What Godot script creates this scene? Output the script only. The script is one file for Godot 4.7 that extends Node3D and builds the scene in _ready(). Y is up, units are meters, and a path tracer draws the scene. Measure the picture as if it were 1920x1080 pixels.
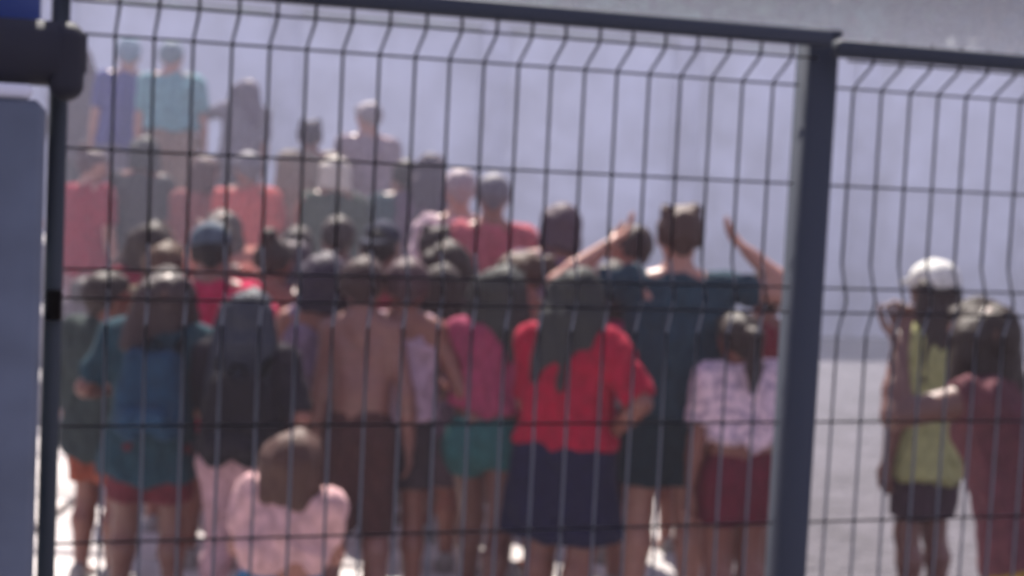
extends Node3D

const EYE := 2.0
const FENCE_YAW := 19.0
var used := {}
var rng := RandomNumberGenerator.new()
var folds := FastNoiseLite.new()
var head_arrays := []
var hand_open := []
var hand_grip := []
var hair_meshes := {}
var cap_mesh: Mesh
var shoe_mesh: Mesh
var mats := {}
var fold_tex: Texture2D
var fine_tex: Texture2D
var skin_tex: Texture2D

# ---------------------------------------------------------------- naming helpers
func numbered(called: String) -> String:
	var n: int = used.get(called, 0)
	used[called] = n + 1
	return called if n == 0 else "%s_%03d" % [called, n]

func tag(o: Node, label: String, category: String, group := "") -> void:
	o.set_meta("label", label)
	o.set_meta("category", category)
	if group != "":
		o.set_meta("group", group)

func thing(called: String, label: String, category: String, where := Vector3.ZERO, turn := 0.0, group := "") -> Node3D:
	var o := Node3D.new()
	o.name = numbered(called)
	add_child(o)
	o.position = where
	o.rotation.y = turn
	tag(o, label, category, group)
	return o

func part(called: String, mesh: Mesh, m: Material, parent: Node, where := Vector3.ZERO) -> MeshInstance3D:
	var o := MeshInstance3D.new()
	o.mesh = mesh
	o.material_override = m
	o.name = called
	if parent == self:
		o.name = numbered(called)
	else:
		var k := 0
		for c in parent.get_children():
			if str(c.name) == called or str(c.name).begins_with(called + "_0"):
				k += 1
		if k > 0:
			o.name = "%s_%03d" % [called, k]
	parent.add_child(o, true)
	o.position = where
	return o

func structure(called: String, mesh: Mesh, m: Material, where := Vector3.ZERO) -> MeshInstance3D:
	var o := part(called, mesh, m, self, where)
	o.set_meta("kind", "structure")
	return o

# ---------------------------------------------------------------- materials
func noise_tex(freq: float, seed_: int, as_normal: bool, strength := 4.0, size := 256, ramp: Gradient = null, oct := 4) -> NoiseTexture2D:
	var n := FastNoiseLite.new()
	n.seed = seed_
	n.frequency = freq
	n.fractal_octaves = oct
	var t := NoiseTexture2D.new()
	t.width = size
	t.height = size
	t.seamless = true
	t.noise = n
	t.as_normal_map = as_normal
	t.bump_strength = strength
	if ramp:
		t.color_ramp = ramp
	return t

func ramp2(a: float, b: float) -> Gradient:
	var g := Gradient.new()
	g.set_color(0, Color(a, a, a))
	g.set_color(1, Color(b, b, b))
	return g

func lin(r: float, g: float, b: float) -> Color:
	return Color(r, g, b).linear_to_srgb()

func cloth(c: Color) -> StandardMaterial3D:
	var key := "cloth%s" % c
	if not mats.has(key):
		var m := StandardMaterial3D.new()
		m.albedo_color = c.linear_to_srgb()
		m.albedo_texture = fine_tex
		m.roughness = 0.88
		m.rim_enabled = true
		m.metallic_specular = .25
		m.rim = 0.1
		m.rim_tint = 0.6
		m.normal_enabled = true
		m.normal_texture = fold_tex
		m.normal_scale = 1.3
		m.uv1_triplanar = true
		m.uv1_scale = Vector3(1.6, 0.9, 1.6)
		m.backlight_enabled = true
		m.backlight = Color(0.22, 0.22, 0.22)
		mats[key] = m
	return mats[key]

func skin(c: Color) -> StandardMaterial3D:
	var key := "skin%s" % c
	if not mats.has(key):
		var m := StandardMaterial3D.new()
		m.albedo_color = c.linear_to_srgb()
		m.vertex_color_use_as_albedo = true
		m.albedo_texture = skin_tex
		m.uv1_triplanar = true
		m.uv1_scale = Vector3(4, 4, 4)
		m.roughness = 0.48
		m.subsurf_scatter_enabled = true
		m.subsurf_scatter_strength = 0.08
		mats[key] = m
	return mats[key]

func hair_mat(c: Color) -> StandardMaterial3D:
	var key := "hair%s" % c
	if not mats.has(key):
		var m := StandardMaterial3D.new()
		m.albedo_color = c.linear_to_srgb()
		m.roughness = 0.6
		m.metallic_specular = .3
		m.normal_enabled = true
		m.normal_texture = fold_tex
		m.normal_scale = 1.0
		m.uv1_triplanar = true
		m.uv1_scale = Vector3(14, 1.6, 14)
		mats[key] = m
	return mats[key]

func paint(key: String, c: Color, rough: float, metal := 0.0, tex: Texture2D = null, scale := 1.0, nrm: Texture2D = null, nscale := 0.5) -> StandardMaterial3D:
	if not mats.has(key):
		var m := StandardMaterial3D.new()
		m.albedo_color = c.linear_to_srgb()
		m.roughness = rough
		m.metallic = metal
		if tex:
			m.albedo_texture = tex
			m.uv1_triplanar = true
			m.uv1_world_triplanar = true
			m.uv1_scale = Vector3.ONE * scale
		if nrm:
			m.normal_enabled = true
			m.normal_texture = nrm
			m.normal_scale = nscale
			m.uv1_triplanar = true
			m.uv1_world_triplanar = true
			m.uv1_scale = Vector3.ONE * scale
		mats[key] = m
	return mats[key]

# ---------------------------------------------------------------- a field of joined tapered limbs, meshed as surface nets
# bone: [a, b, radius a, radius b, blend, flat ends (1 at a, 2 at b)]
func bone(a: Vector3, b: Vector3, ra: float, rb: float, k := 0.04, flat := 0) -> Array:
	return [a, b, ra, rb, k, flat]

func nets(bones: Array, cell: float, wrinkle := 0.0) -> Array:
	var lo := Vector3(1e6, 1e6, 1e6)
	var hi := -lo
	for q in bones:
		var r: float = maxf(q[2], q[3]) + cell * 3.0
		var rv := Vector3(r, r, r)
		lo = lo.min(q[0] - rv).min(q[1] - rv)
		hi = hi.max(q[0] + rv).max(q[1] + rv)
	var nx := int((hi.x - lo.x) / cell) + 2
	var ny := int((hi.y - lo.y) / cell) + 2
	var nz := int((hi.z - lo.z) / cell) + 2
	var sy := nx
	var sz := nx * ny
	var g := PackedFloat32Array()
	g.resize(nx * ny * nz)
	g.fill(100.0)
	for q in bones:
		var a: Vector3 = q[0]
		var b: Vector3 = q[1]
		var ra: float = q[2]
		var rb: float = q[3]
		var k: float = q[4]
		var flat: int = q[5]
		var e: float = maxf(ra, rb) + k + cell * 2.0
		var ev := Vector3(e, e, e)
		var c0 := ((a.min(b) - ev - lo) / cell).max(Vector3.ZERO)
		var c1 := ((a.max(b) + ev - lo) / cell).min(Vector3(nx - 1, ny - 1, nz - 1))
		var ab := b - a
		var ll := maxf(ab.length_squared(), 1e-9)
		var length := sqrt(ll)
		var dr := rb - ra
		var x0 := int(c0.x)
		var x1 := int(c1.x) + 1
		for z in range(int(c0.z), int(c1.z) + 1):
			for y in range(int(c0.y), int(c1.y) + 1):
				var i := z * sz + y * sy + x0
				var p := lo + Vector3(x0, y, z) * cell - a
				for x in range(x0, mini(x1, nx)):
					var t := p.dot(ab) / ll
					var tc := clampf(t, 0.0, 1.0)
					var d := (p - ab * tc).length() - ra - dr * tc
					if flat > 0:
						if flat & 2 and t > 0.0:
							d = maxf(d, (t - 1.0) * length)
						if flat & 1 and t < 1.0:
							d = maxf(d, -t * length)
					if d < e:
						var o := g[i]
						var h := k - absf(o - d)
						if h > 0.0:
							g[i] = minf(o, d) - h * h / (k * 4.0)
						elif d < o:
							g[i] = d
					i += 1
					p.x += cell
	var cells := PackedInt32Array()
	cells.resize(nx * ny * nz)
	cells.fill(-1)
	var verts := PackedVector3Array()
	var idx := PackedInt32Array()
	var corner := [0, 1, sy, sy + 1, sz, sz + 1, sz + sy, sz + sy + 1]
	var ofs := [Vector3(0, 0, 0), Vector3(1, 0, 0), Vector3(0, 1, 0), Vector3(1, 1, 0), Vector3(0, 0, 1), Vector3(1, 0, 1), Vector3(0, 1, 1), Vector3(1, 1, 1)]
	var edges := [[0, 1], [2, 3], [4, 5], [6, 7], [0, 2], [1, 3], [4, 6], [5, 7], [0, 4], [1, 5], [2, 6], [3, 7]]
	var steps := [1, sy, sz]
	var around := [[0, sy, sy + sz, sz], [0, sz, sz + 1, 1], [0, 1, 1 + sy, sy]]
	for z in range(1, nz - 1):
		for y in range(1, ny - 1):
			var i := z * sz + y * sy
			for x in range(1, nx - 1):
				i = z * sz + y * sy + x
				var v0 := g[i]
				if v0 > 50.0:
					continue
				var s0 := v0 < 0.0
				for ax in 3:
					var v1 := g[i + steps[ax]]
					if (v1 < 0.0) == s0:
						continue
					var quad := PackedInt32Array([0, 0, 0, 0])
					for c in 4:
						var ci: int = i - around[ax][c]
						var n := cells[ci]
						if n < 0:
							var sum := Vector3.ZERO
							var count := 0
							for ed in edges:
								var ea: float = g[ci + corner[ed[0]]]
								var eb: float = g[ci + corner[ed[1]]]
								if (ea < 0.0) != (eb < 0.0):
									var oa: Vector3 = ofs[ed[0]]
									sum += oa.lerp(ofs[ed[1]], ea / (ea - eb))
									count += 1
							var cx := ci % nx
							var cy := (ci / sy) % ny
							var cz := ci / sz
							n = verts.size()
							cells[ci] = n
							verts.append(lo + (Vector3(cx, cy, cz) + sum / count) * cell)
						quad[c] = n
					if s0:
						idx.append_array([quad[0], quad[2], quad[1], quad[0], quad[3], quad[2]])
					else:
						idx.append_array([quad[0], quad[1], quad[2], quad[0], quad[2], quad[3]])
	if wrinkle > 0.0:
		var nn := normals_of(verts, idx)
		for n in verts.size():
			var p := verts[n]
			verts[n] = p + nn[n] * wrinkle * folds.get_noise_3d(p.x * 150.0, p.y * 60.0, p.z * 150.0) * 2.0
	var cols := PackedColorArray()
	cols.resize(verts.size())
	cols.fill(Color.WHITE)
	return [verts, normals_of(verts, idx), idx, cols]

func normals_of(verts: PackedVector3Array, idx: PackedInt32Array) -> PackedVector3Array:
	var nn := PackedVector3Array()
	nn.resize(verts.size())
	for t in range(0, idx.size(), 3):
		var a := idx[t]
		var b := idx[t + 1]
		var c := idx[t + 2]
		var f := (verts[c] - verts[a]).cross(verts[b] - verts[a])
		nn[a] += f
		nn[b] += f
		nn[c] += f
	for n in nn.size():
		nn[n] = nn[n].normalized()
	return nn

func joined(into: Array, add: Array, xf: Transform3D, mirrored := false) -> void:
	var base: int = into[0].size()
	var v: PackedVector3Array = into[0]
	var n: PackedVector3Array = into[1]
	var f: PackedInt32Array = into[2]
	var c: PackedColorArray = into[3]
	for q in add[0]:
		v.append(xf * q)
	for q in add[1]:
		n.append((xf.basis * q).normalized())
	var src: PackedInt32Array = add[2]
	for t in range(0, src.size(), 3):
		if mirrored:
			f.append_array([base + src[t], base + src[t + 2], base + src[t + 1]])
		else:
			f.append_array([base + src[t], base + src[t + 1], base + src[t + 2]])
	c.append_array(add[3])
	into[0] = v
	into[1] = n
	into[2] = f
	into[3] = c

func mesh_of(a: Array) -> ArrayMesh:
	var arr := []
	arr.resize(Mesh.ARRAY_MAX)
	arr[Mesh.ARRAY_VERTEX] = a[0]
	arr[Mesh.ARRAY_NORMAL] = a[1]
	arr[Mesh.ARRAY_INDEX] = a[2]
	arr[Mesh.ARRAY_COLOR] = a[3]
	var m := ArrayMesh.new()
	m.add_surface_from_arrays(Mesh.PRIMITIVE_TRIANGLES, arr)
	return m

# ---------------------------------------------------------------- heads, hands, hair
func make_head() -> void:
	var b := [
		bone(Vector3(0, .125, -.028), Vector3(0, .125, .012), .078, .076),
		bone(Vector3(0, .095, .028), Vector3(0, .035, .042), .057, .04),
		bone(Vector3(.034, .045, .012), Vector3(.006, .014, .058), .03, .021, .025),
		bone(Vector3(-.034, .045, .012), Vector3(-.006, .014, .058), .03, .021, .025),
		bone(Vector3(0, .04, -.014), Vector3(0, -.09, -.02), .05, .052, .03),
		bone(Vector3(0, .098, .088), Vector3(0, .068, .104), .008, .012, .012),
		bone(Vector3(-.035, .113, .074), Vector3(.035, .113, .074), .012, .012, .012),
		bone(Vector3(-.017, .043, .083), Vector3(.017, .043, .083), .008, .008, .008),
		bone(Vector3(-.015, .034, .081), Vector3(.015, .034, .081), .008, .008, .006),
	]
	for s in [-1, 1]:
		b.append(bone(Vector3(s * .079, .095, -.006), Vector3(s * .077, .062, .002), .014, .009, .008))
		b.append(bone(Vector3(s * .031, .097, .076), Vector3(s * .031, .097, .077), .012, .012, .005))
	head_arrays = nets(b, .0055)
	var cols: PackedColorArray = head_arrays[3]
	for i in cols.size():
		var p: Vector3 = head_arrays[0][i]
		for s in [-1, 1]:
			var e := Vector3(s * .031, .097, .089)
			if p.distance_to(e) < .006:
				cols[i] = Color(.05, .04, .04)
			elif p.distance_to(e) < .011:
				cols[i] = Color(1.6, 1.6, 1.6)
			if absf(p.y - .117) < .005 and absf(p.x - s * .033) < .019 and p.z > .07:
				cols[i] = Color(.12, .1, .1)
		if p.z > .082 and p.y > .026 and p.y < .05 and absf(p.x) < .026:
			cols[i] = Color(.9, .5, .5)
	head_arrays[3] = cols

func make_hand(curl: float) -> Array:
	var b := []
	for k in 3:
		var x := (k - 1) * .023
		b.append(bone(Vector3(x * .7, .004, 0), Vector3(x, .082, 0), .014, .0125, .014))
	var lens := [.062, .078, .084, .074]
	for k in 4:
		var x := -.033 + k * .022
		var p := Vector3(x, .084 - absf(k - 2) * .003, .001)
		var ang := 0.12 + k * .02
		for j in 3:
			ang += curl * [.5, .9, .7][j]
			var l: float = lens[k] * [.46, .31, .23][j]
			var q := p + Vector3((k - 1.5) * .05 * l / .04 * .3, cos(ang), sin(ang)) * l
			b.append(bone(p, q, .0095 - j * .0008, .0088 - j * .0008, .004))
			p = q
	b.append(bone(Vector3(.022, .022, .004), Vector3(.047, .05, .014), .014, .0115, .01))
	b.append(bone(Vector3(.047, .05, .014), Vector3(.056, .078, .014 + curl * .02), .0105, .0095, .004))
	b.append(bone(Vector3(.056, .078, .014 + curl * .02), Vector3(.053, .1, .016 + curl * .045), .0095, .0082, .004))
	b.append(bone(Vector3(0, -.03, 0), Vector3(0, .012, 0), .021, .021, .012))
	return nets(b, .0046)

func make_hair() -> void:
	var top := [
		bone(Vector3(0, .132, -.034), Vector3(0, .138, .008), .084, .081),
		bone(Vector3(0, .09, -.055), Vector3(0, .055, -.058), .06, .04, .03),
		bone(Vector3(-.05, .12, -.03), Vector3(-.057, .085, -.034), .04, .028, .03),
		bone(Vector3(.05, .12, -.03), Vector3(.057, .085, -.034), .04, .028, .03),
		bone(Vector3(-.045, .165, .055), Vector3(.05, .168, .055), .025, .022, .02),
	]
	hair_meshes["short"] = mesh_of(nets(top, .009, .006))
	var tousled := top.duplicate()
	for k in 14:
		var a := k * 2.4
		var p := Vector3(cos(a) * .05, .175 + .025 * sin(k * 1.7), sin(a) * .055 - .02)
		tousled.append(bone(p, p + Vector3(cos(a) * .022, .02, sin(a) * .02), .022, .012, .02))
	hair_meshes["tousled"] = mesh_of(nets(tousled, .009, .008))
	var bob := top.duplicate()
	for s in [-1, 1]:
		bob.append(bone(Vector3(s * .066, .13, -.015), Vector3(s * .082, .0, -.02), .034, .03, .03))
	for x in [-.05, 0.0, .05]:
		bob.append(bone(Vector3(x, .11, -.07), Vector3(x * 1.1, -.01, -.072), .04, .034, .03))
	hair_meshes["bob"] = mesh_of(nets(bob, .01, .01))
	var long := top.duplicate()
	for k in 9:
		var x := (k - 4) * .02
		var e := -.2 - .05 * sin(k * 1.9) - .03 * cos(k * 3.1)
		var mid := Vector3(x * 1.25, .0, -.085 + absf(x) * .4)
		long.append(bone(Vector3(x, .12, -.07 + absf(x) * .5), mid, .034, .036, .022))
		long.append(bone(mid, Vector3(x * 1.5, e, -.1 + absf(x) * .3), .036, .016, .022))
	hair_meshes["long"] = mesh_of(nets(long, .01, .012))
	var full := top.duplicate()
	for k in 11:
		var x := (k - 5) * .022
		var e := -.13 - .05 * sin(k * 2.3)
		full.append(bone(Vector3(x * .8, .12, -.05 + absf(x) * .35), Vector3(x * 1.3, e, -.075 + absf(x) * .3), .042, .03, .025))
	hair_meshes["full"] = mesh_of(nets(full, .01, .014))
	var tail := top.duplicate()
	tail.append(bone(Vector3(0, .14, -.11), Vector3(0, .13, -.15), .022, .026, .02))
	tail.append(bone(Vector3(0, .13, -.15), Vector3(.012, .0, -.165), .032, .03, .02))
	tail.append(bone(Vector3(.012, .0, -.165), Vector3(.0, -.1, -.14), .03, .01, .02))
	hair_meshes["tail"] = mesh_of(nets(tail, .009, .008))
	var bun := top.duplicate()
	bun.append(bone(Vector3(0, .19, -.09), Vector3(0, .205, -.1), .045, .042, .02))
	hair_meshes["bun"] = mesh_of(nets(bun, .009, .009))

func make_cap() -> void:
	var b := [
		bone(Vector3(0, .148, -.03), Vector3(0, .15, .008), .087, .084, .03),
		bone(Vector3(0, .235, -.01), Vector3(0, .237, -.01), .008, .008, .004),
	]
	for k in 7:
		var x := (k - 3) * .02
		b.append(bone(Vector3(x, .148, .07), Vector3(x * .95, .138, .15 - x * x * 9.0), .012, .007, .012))
	var a := nets(b, .007)
	# cut the dome off above the ears
	var v: PackedVector3Array = a[0]
	for i in v.size():
		if v[i].y < .126:
			v[i].y = .126 + (v[i].y - .126) * .05
	a[0] = v
	a[1] = normals_of(v, a[2])
	cap_mesh = mesh_of(a)

func make_shoe() -> void:
	var b := [
		bone(Vector3(0, .045, -.04), Vector3(0, .035, .08), .042, .036, .03),
		bone(Vector3(0, .035, .08), Vector3(0, .03, .14), .036, .028, .03),
		bone(Vector3(0, .05, -.04), Vector3(0, .09, -.045), .042, .04, .03),
	]
	shoe_mesh = mesh_of(nets(b, .012))

# ---------------------------------------------------------------- people
# arm presets: upper arm and forearm directions; x is outward, y up, z forward
const ARMS := {
	"down": [Vector3(.16, -1, .02), Vector3(.06, -1, .16)],
	"relaxed": [Vector3(.22, -1, -.08), Vector3(.02, -1, .28)],
	"folded": [Vector3(.18, -.95, .22), Vector3(-.75, .12, .7)],
	"hip": [Vector3(.62, -.8, -.12), Vector3(-.72, -.6, .3)],
	"phone": [Vector3(.25, -.6, .75), Vector3(-.2, .85, .5)],
	"aloft": [Vector3(.38, .85, .3), Vector3(.08, 1, .2)],
	"head": [Vector3(.97, -.06, .12), Vector3(-.76, .62, -.02)],
	"headwide": [Vector3(.95, -.02, .22), Vector3(.1, .92, .2)],
	"forward": [Vector3(.3, -.35, .9), Vector3(.05, .2, 1)],
	"carry": [Vector3(.15, -.9, .3), Vector3(-.1, -.1, 1)],
	"wide": [Vector3(.9, -.25, .3), Vector3(.75, .2, .5)],
	"reach": [Vector3(.6, .05, .85), Vector3(-.5, .85, -.22)],
	"raised": [Vector3(.1, .2, .9), Vector3(0, 1, 0)],
	"bent": [Vector3(.45, -.88, -.2), Vector3(-.25, -.15, .95)],
}

func person(x: float, z: float, base: float, tall: float, turn: float, label: String, o: Dictionary) -> Node3D:
	var h := tall
	var back_row := z > 10.2
	var cell := .021 if back_row else .0165
	var root := thing("person", label, "person", Vector3(x, base, -z), deg_to_rad(turn), "people crowded behind the mesh fence")
	var own := RandomNumberGenerator.new()
	own.seed = hash(label)
	if not o.has("lean") and tall < 1.87:
		root.rotation.y += own.randf_range(-.55, .55)
		o.lean = own.randf_range(-.03, .13)
		o.sway = own.randf_range(-.09, .09)
		if not o.has("look"):
			o.look = Vector2(own.randf_range(-38, 38), own.randf_range(-10, 14))
	var w: float = o.get("build", 1.0)
	var lean: float = o.get("lean", 0.0)
	var side_lean: float = o.get("sway", 0.0)
	var stride: float = o.get("stride", 0.0)
	var hip := .515 * h
	var tilt := Basis(Vector3.RIGHT, lean) * Basis(Vector3.BACK, side_lean)
	var up := func(v: Vector3) -> Vector3:
		return Vector3(0, hip, 0) + tilt * (v - Vector3(0, hip, 0))
	var body := []
	var top := []
	var bottom := []
	var shirt_hem: float = o.get("hem", .5 * h)
	var sleeve: float = o.get("sleeve", .6)
	var kind: String = o.get("bottom", "shorts")
	var leg_hem: float = o.get("leg_hem", .3 * h)
	var bare: bool = o.get("bare", false)
	# torso
	var sh := .815 * h
	for s in [-1.0, 1.0]:
		body.append(bone(up.call(Vector3(s * .046 * h * w, hip - .01 * h, 0)), up.call(Vector3(s * .036 * h * w, .64 * h, .0)), .062 * h * w, .052 * h * w, .06))
		body.append(bone(up.call(Vector3(s * .036 * h * w, .64 * h, 0)), up.call(Vector3(s * .052 * h * w, .755 * h, .004)), .054 * h * w, .06 * h * w, .06))
		body.append(bone(up.call(Vector3(s * .02 * h, .835 * h, -.012)), up.call(Vector3(s * .098 * h * w, sh - .005 * h, -.004)), .03 * h, .035 * h, .05))
		if not bare:
			var sl := .016
			var lo_y: float = maxf(shirt_hem, .35 * h)
			top.append(bone(up.call(Vector3(s * .05 * h * w, lo_y, 0)), up.call(Vector3(s * .04 * h * w, .66 * h, 0)), (.068 * h * w + sl * 1.3) * (1.12 if shirt_hem < .5 * h else 1.0), .057 * h * w + sl, .06, 1))
			top.append(bone(up.call(Vector3(s * .04 * h * w, .66 * h, 0)), up.call(Vector3(s * .052 * h * w, .752 * h, .004)), .057 * h * w + sl, .061 * h * w + sl * .8, .06))
			if sleeve > 0.0:
				top.append(bone(up.call(Vector3(s * .034 * h, .822 * h, -.012)), up.call(Vector3(s * .1 * h * w, sh - .008 * h, -.004)), .03 * h + sl * .7, .036 * h + sl * .7, .04))
			else:
				top.append(bone(up.call(Vector3(s * .062 * h, .77 * h, -.004)), up.call(Vector3(s * .06 * h, .83 * h, -.008)), .03 * h, .026 * h + sl * .3, .03))
	if not bare and sleeve > 0.0:
		top.append(bone(up.call(Vector3(0, .72 * h, -.008)), up.call(Vector3(0, .805 * h, -.016)), .06 * h, .043 * h + .008, .05))
	body.append(bone(up.call(Vector3(0, .80 * h, -.012)), up.call(Vector3(0, .875 * h, .004)), .04 * h, .034 * h, .03))
	# arms
	var hands := []
	for s in [-1.0, 1.0]:
		var pose: Array = ARMS[o.get("arm_l" if s > 0 else "arm_r", "down")]
		var u: Vector3 = tilt * (Vector3(pose[0].x * s, pose[0].y, pose[0].z).normalized())
		var l: Vector3 = tilt * (Vector3(pose[1].x * s, pose[1].y, pose[1].z).normalized())
		var lift: float = clampf(pose[0].y * .04 + .02, 0, .06) * h
		var a: Vector3 = up.call(Vector3(s * .108 * h * w, sh - .012 * h + lift, -.004))
		var e: Vector3 = a + u * .172 * h
		var wr: Vector3 = e + l * .148 * h
		body.append(bone(a, e, .031 * h * w, .024 * h, .03))
		body.append(bone(e, e.lerp(wr, .35), .0245 * h, .025 * h, .02))
		body.append(bone(e.lerp(wr, .35), wr, .025 * h, .0165 * h, .02))
		hands.append([wr, l, s])
		if not bare and sleeve > 0.0:
			if sleeve <= 1.0:
				top.append(bone(a, a.lerp(e, sleeve), .034 * h * w + .012, .031 * h + .014, .04, 2))
			else:
				top.append(bone(a, e, .034 * h * w + .012, .028 * h + .012, .04))
				top.append(bone(e, e.lerp(wr, sleeve - 1.0), .028 * h + .012, .02 * h + .012, .03, 2))
	# legs
	var feet := []
	for s in [-1.0, 1.0]:
		var hj := Vector3(s * .052 * h * w, hip - .015 * h, 0)
		var zf: float = stride * s * .5
		var foot := Vector3(s * (.058 * h + absf(o.get("spread", 0.0))), .05 * h, zf - .01)
		var knee := hj.lerp(foot, .5) + Vector3(0, 0, .018 * h + absf(zf) * .12)
		knee.y = .285 * h
		body.append(bone(hj, knee, .056 * h * w, .035 * h * w, .03))
		body.append(bone(knee, knee.lerp(foot, .3) + Vector3(0, 0, -.012 * h), .034 * h * w, .037 * h * w, .03))
		body.append(bone(knee.lerp(foot, .3) + Vector3(0, 0, -.012 * h), foot, .036 * h * w, .021 * h, .03))
		body.append(bone(foot, Vector3(foot.x + s * .015, .022 * h, foot.z + .085 * h), .022 * h, .017 * h, .02))
		feet.append([foot, s])
		if kind == "shorts" or kind == "long":
			var t1 := clampf((hj.y - leg_hem) / (hj.y - knee.y), 0.1, 1.0)
			bottom.append(bone(hj, hj.lerp(knee, t1), .062 * h * w + .012, lerpf(.058, .042, t1) * h * w + .02, .03, 2 if t1 < 1.0 else 0))
			if t1 >= 1.0:
				var t2 := clampf((knee.y - leg_hem) / (knee.y - foot.y), 0.0, 1.0)
				bottom.append(bone(knee, knee.lerp(foot, t2), .042 * h * w + .018, .034 * h + .012, .03, 2))
		elif kind == "leggings":
			bottom.append(bone(hj, knee, .06 * h * w + .003, .039 * h * w + .003, .03))
			bottom.append(bone(knee, knee.lerp(foot, .3) + Vector3(0, 0, -.012 * h), .038 * h * w + .002, .041 * h * w + .002, .03))
			bottom.append(bone(knee.lerp(foot, .3) + Vector3(0, 0, -.012 * h), foot, .04 * h * w + .002, .026 * h + .002, .03, 2))
		elif kind == "skirt":
			bottom.append(bone(Vector3(s * .05 * h * w, hip, 0), Vector3(s * .062 * h * w, leg_hem, 0), .07 * h * w + .012, .085 * h * w + .02, .05, 2))
		bottom.append(bone(up.call(Vector3(s * .047 * h * w, hip - .01 * h, -.002)), up.call(Vector3(s * .04 * h * w, .59 * h, 0)), .064 * h * w + .006, .056 * h * w + .004, .05, 2))
	var arrays := nets(body, cell)
	# head on the neck
	var hs := .74 + .2 * h
	var look: Vector2 = o.get("look", Vector2.ZERO)
	var hb := tilt * Basis(Vector3.UP, deg_to_rad(look.x)) * Basis(Vector3.RIGHT, deg_to_rad(look.y))
	var head_at: Vector3 = up.call(Vector3(0, h - .21 * hs, .008))
	var hx := Transform3D(hb.scaled(Vector3.ONE * hs), head_at)
	joined(arrays, head_arrays, hx)
	for q in hands:
		var yv: Vector3 = q[1]
		var fw: Vector3 = tilt * (Vector3(0, .0, 1) if absf(yv.z) < .8 else Vector3(0, 1, .0))
		if o.has("thumbs_in"):
			fw = Vector3(-q[2], .2, 0)
		var xv := (fw - yv * fw.dot(yv)).normalized()
		var zv := xv.cross(yv)
		var mir: bool = q[2] > 0
		if mir:
			zv = -zv
		var hsc := h * .6
		joined(arrays, hand_grip if o.get("grip", 0) == 1 else hand_open, Transform3D(Basis(xv * hsc, yv * hsc, zv * hsc), q[0]), mir)
	part("body", mesh_of(arrays), skin(o.get("skin", SKIN[0])), root)
	if not bare:
		var shirt_m: Material = o.shirt if o.shirt is Material else cloth(o.shirt)
		part(o.get("top_name", "shirt"), mesh_of(nets(top, cell, .016)), shirt_m, root)
	part({"shorts": "shorts", "long": "trousers", "skirt": "skirt", "leggings": "leggings"}[kind], mesh_of(nets(bottom, cell, .008)), cloth(o.pants), root)
	if o.get("hair", "short") != "":
		var hm := part("hair", hair_meshes[o.get("hair", "short")], hair_mat(o.get("hair_color", Color(.012, .01, .011))), root)
		hm.transform = hx
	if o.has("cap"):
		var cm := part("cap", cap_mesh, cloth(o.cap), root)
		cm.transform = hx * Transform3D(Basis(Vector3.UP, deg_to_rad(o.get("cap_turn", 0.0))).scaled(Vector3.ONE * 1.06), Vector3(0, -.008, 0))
	if o.has("scarf"):  # pale strip shaped in place of a sunlit streak in the hair
		var glint_strip := part("neck_cloth", mesh_of(nets([bone(Vector3(-.075, .13, -.03), Vector3(-.09, .02, -.045), .036, .038, .03), bone(Vector3(-.09, .02, -.045), Vector3(-.085, -.1, -.05), .036, .03, .03)], .009, .012)), cloth(o.scarf), root)
		glint_strip.transform = hx
	if not o.get("feet_hidden", false):
		for q in feet:
			var sm := part("shoe", shoe_mesh, cloth(o.get("shoe", Color(.35, .33, .33))), root)
			sm.transform = Transform3D(Basis(Vector3.UP, q[1] * .15).scaled(Vector3(1.06, 1.0, 1.06) * h * .62), Vector3(q[0].x, 0.0, q[0].z + .01))
	root.set_meta("hand_l", hands[1][0])
	root.set_meta("hand_r", hands[0][0])
	return root

const SKIN := [Color(.18, .058, .038), Color(.25, .09, .06), Color(.12, .038, .026), Color(.38, .18, .135)]

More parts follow.
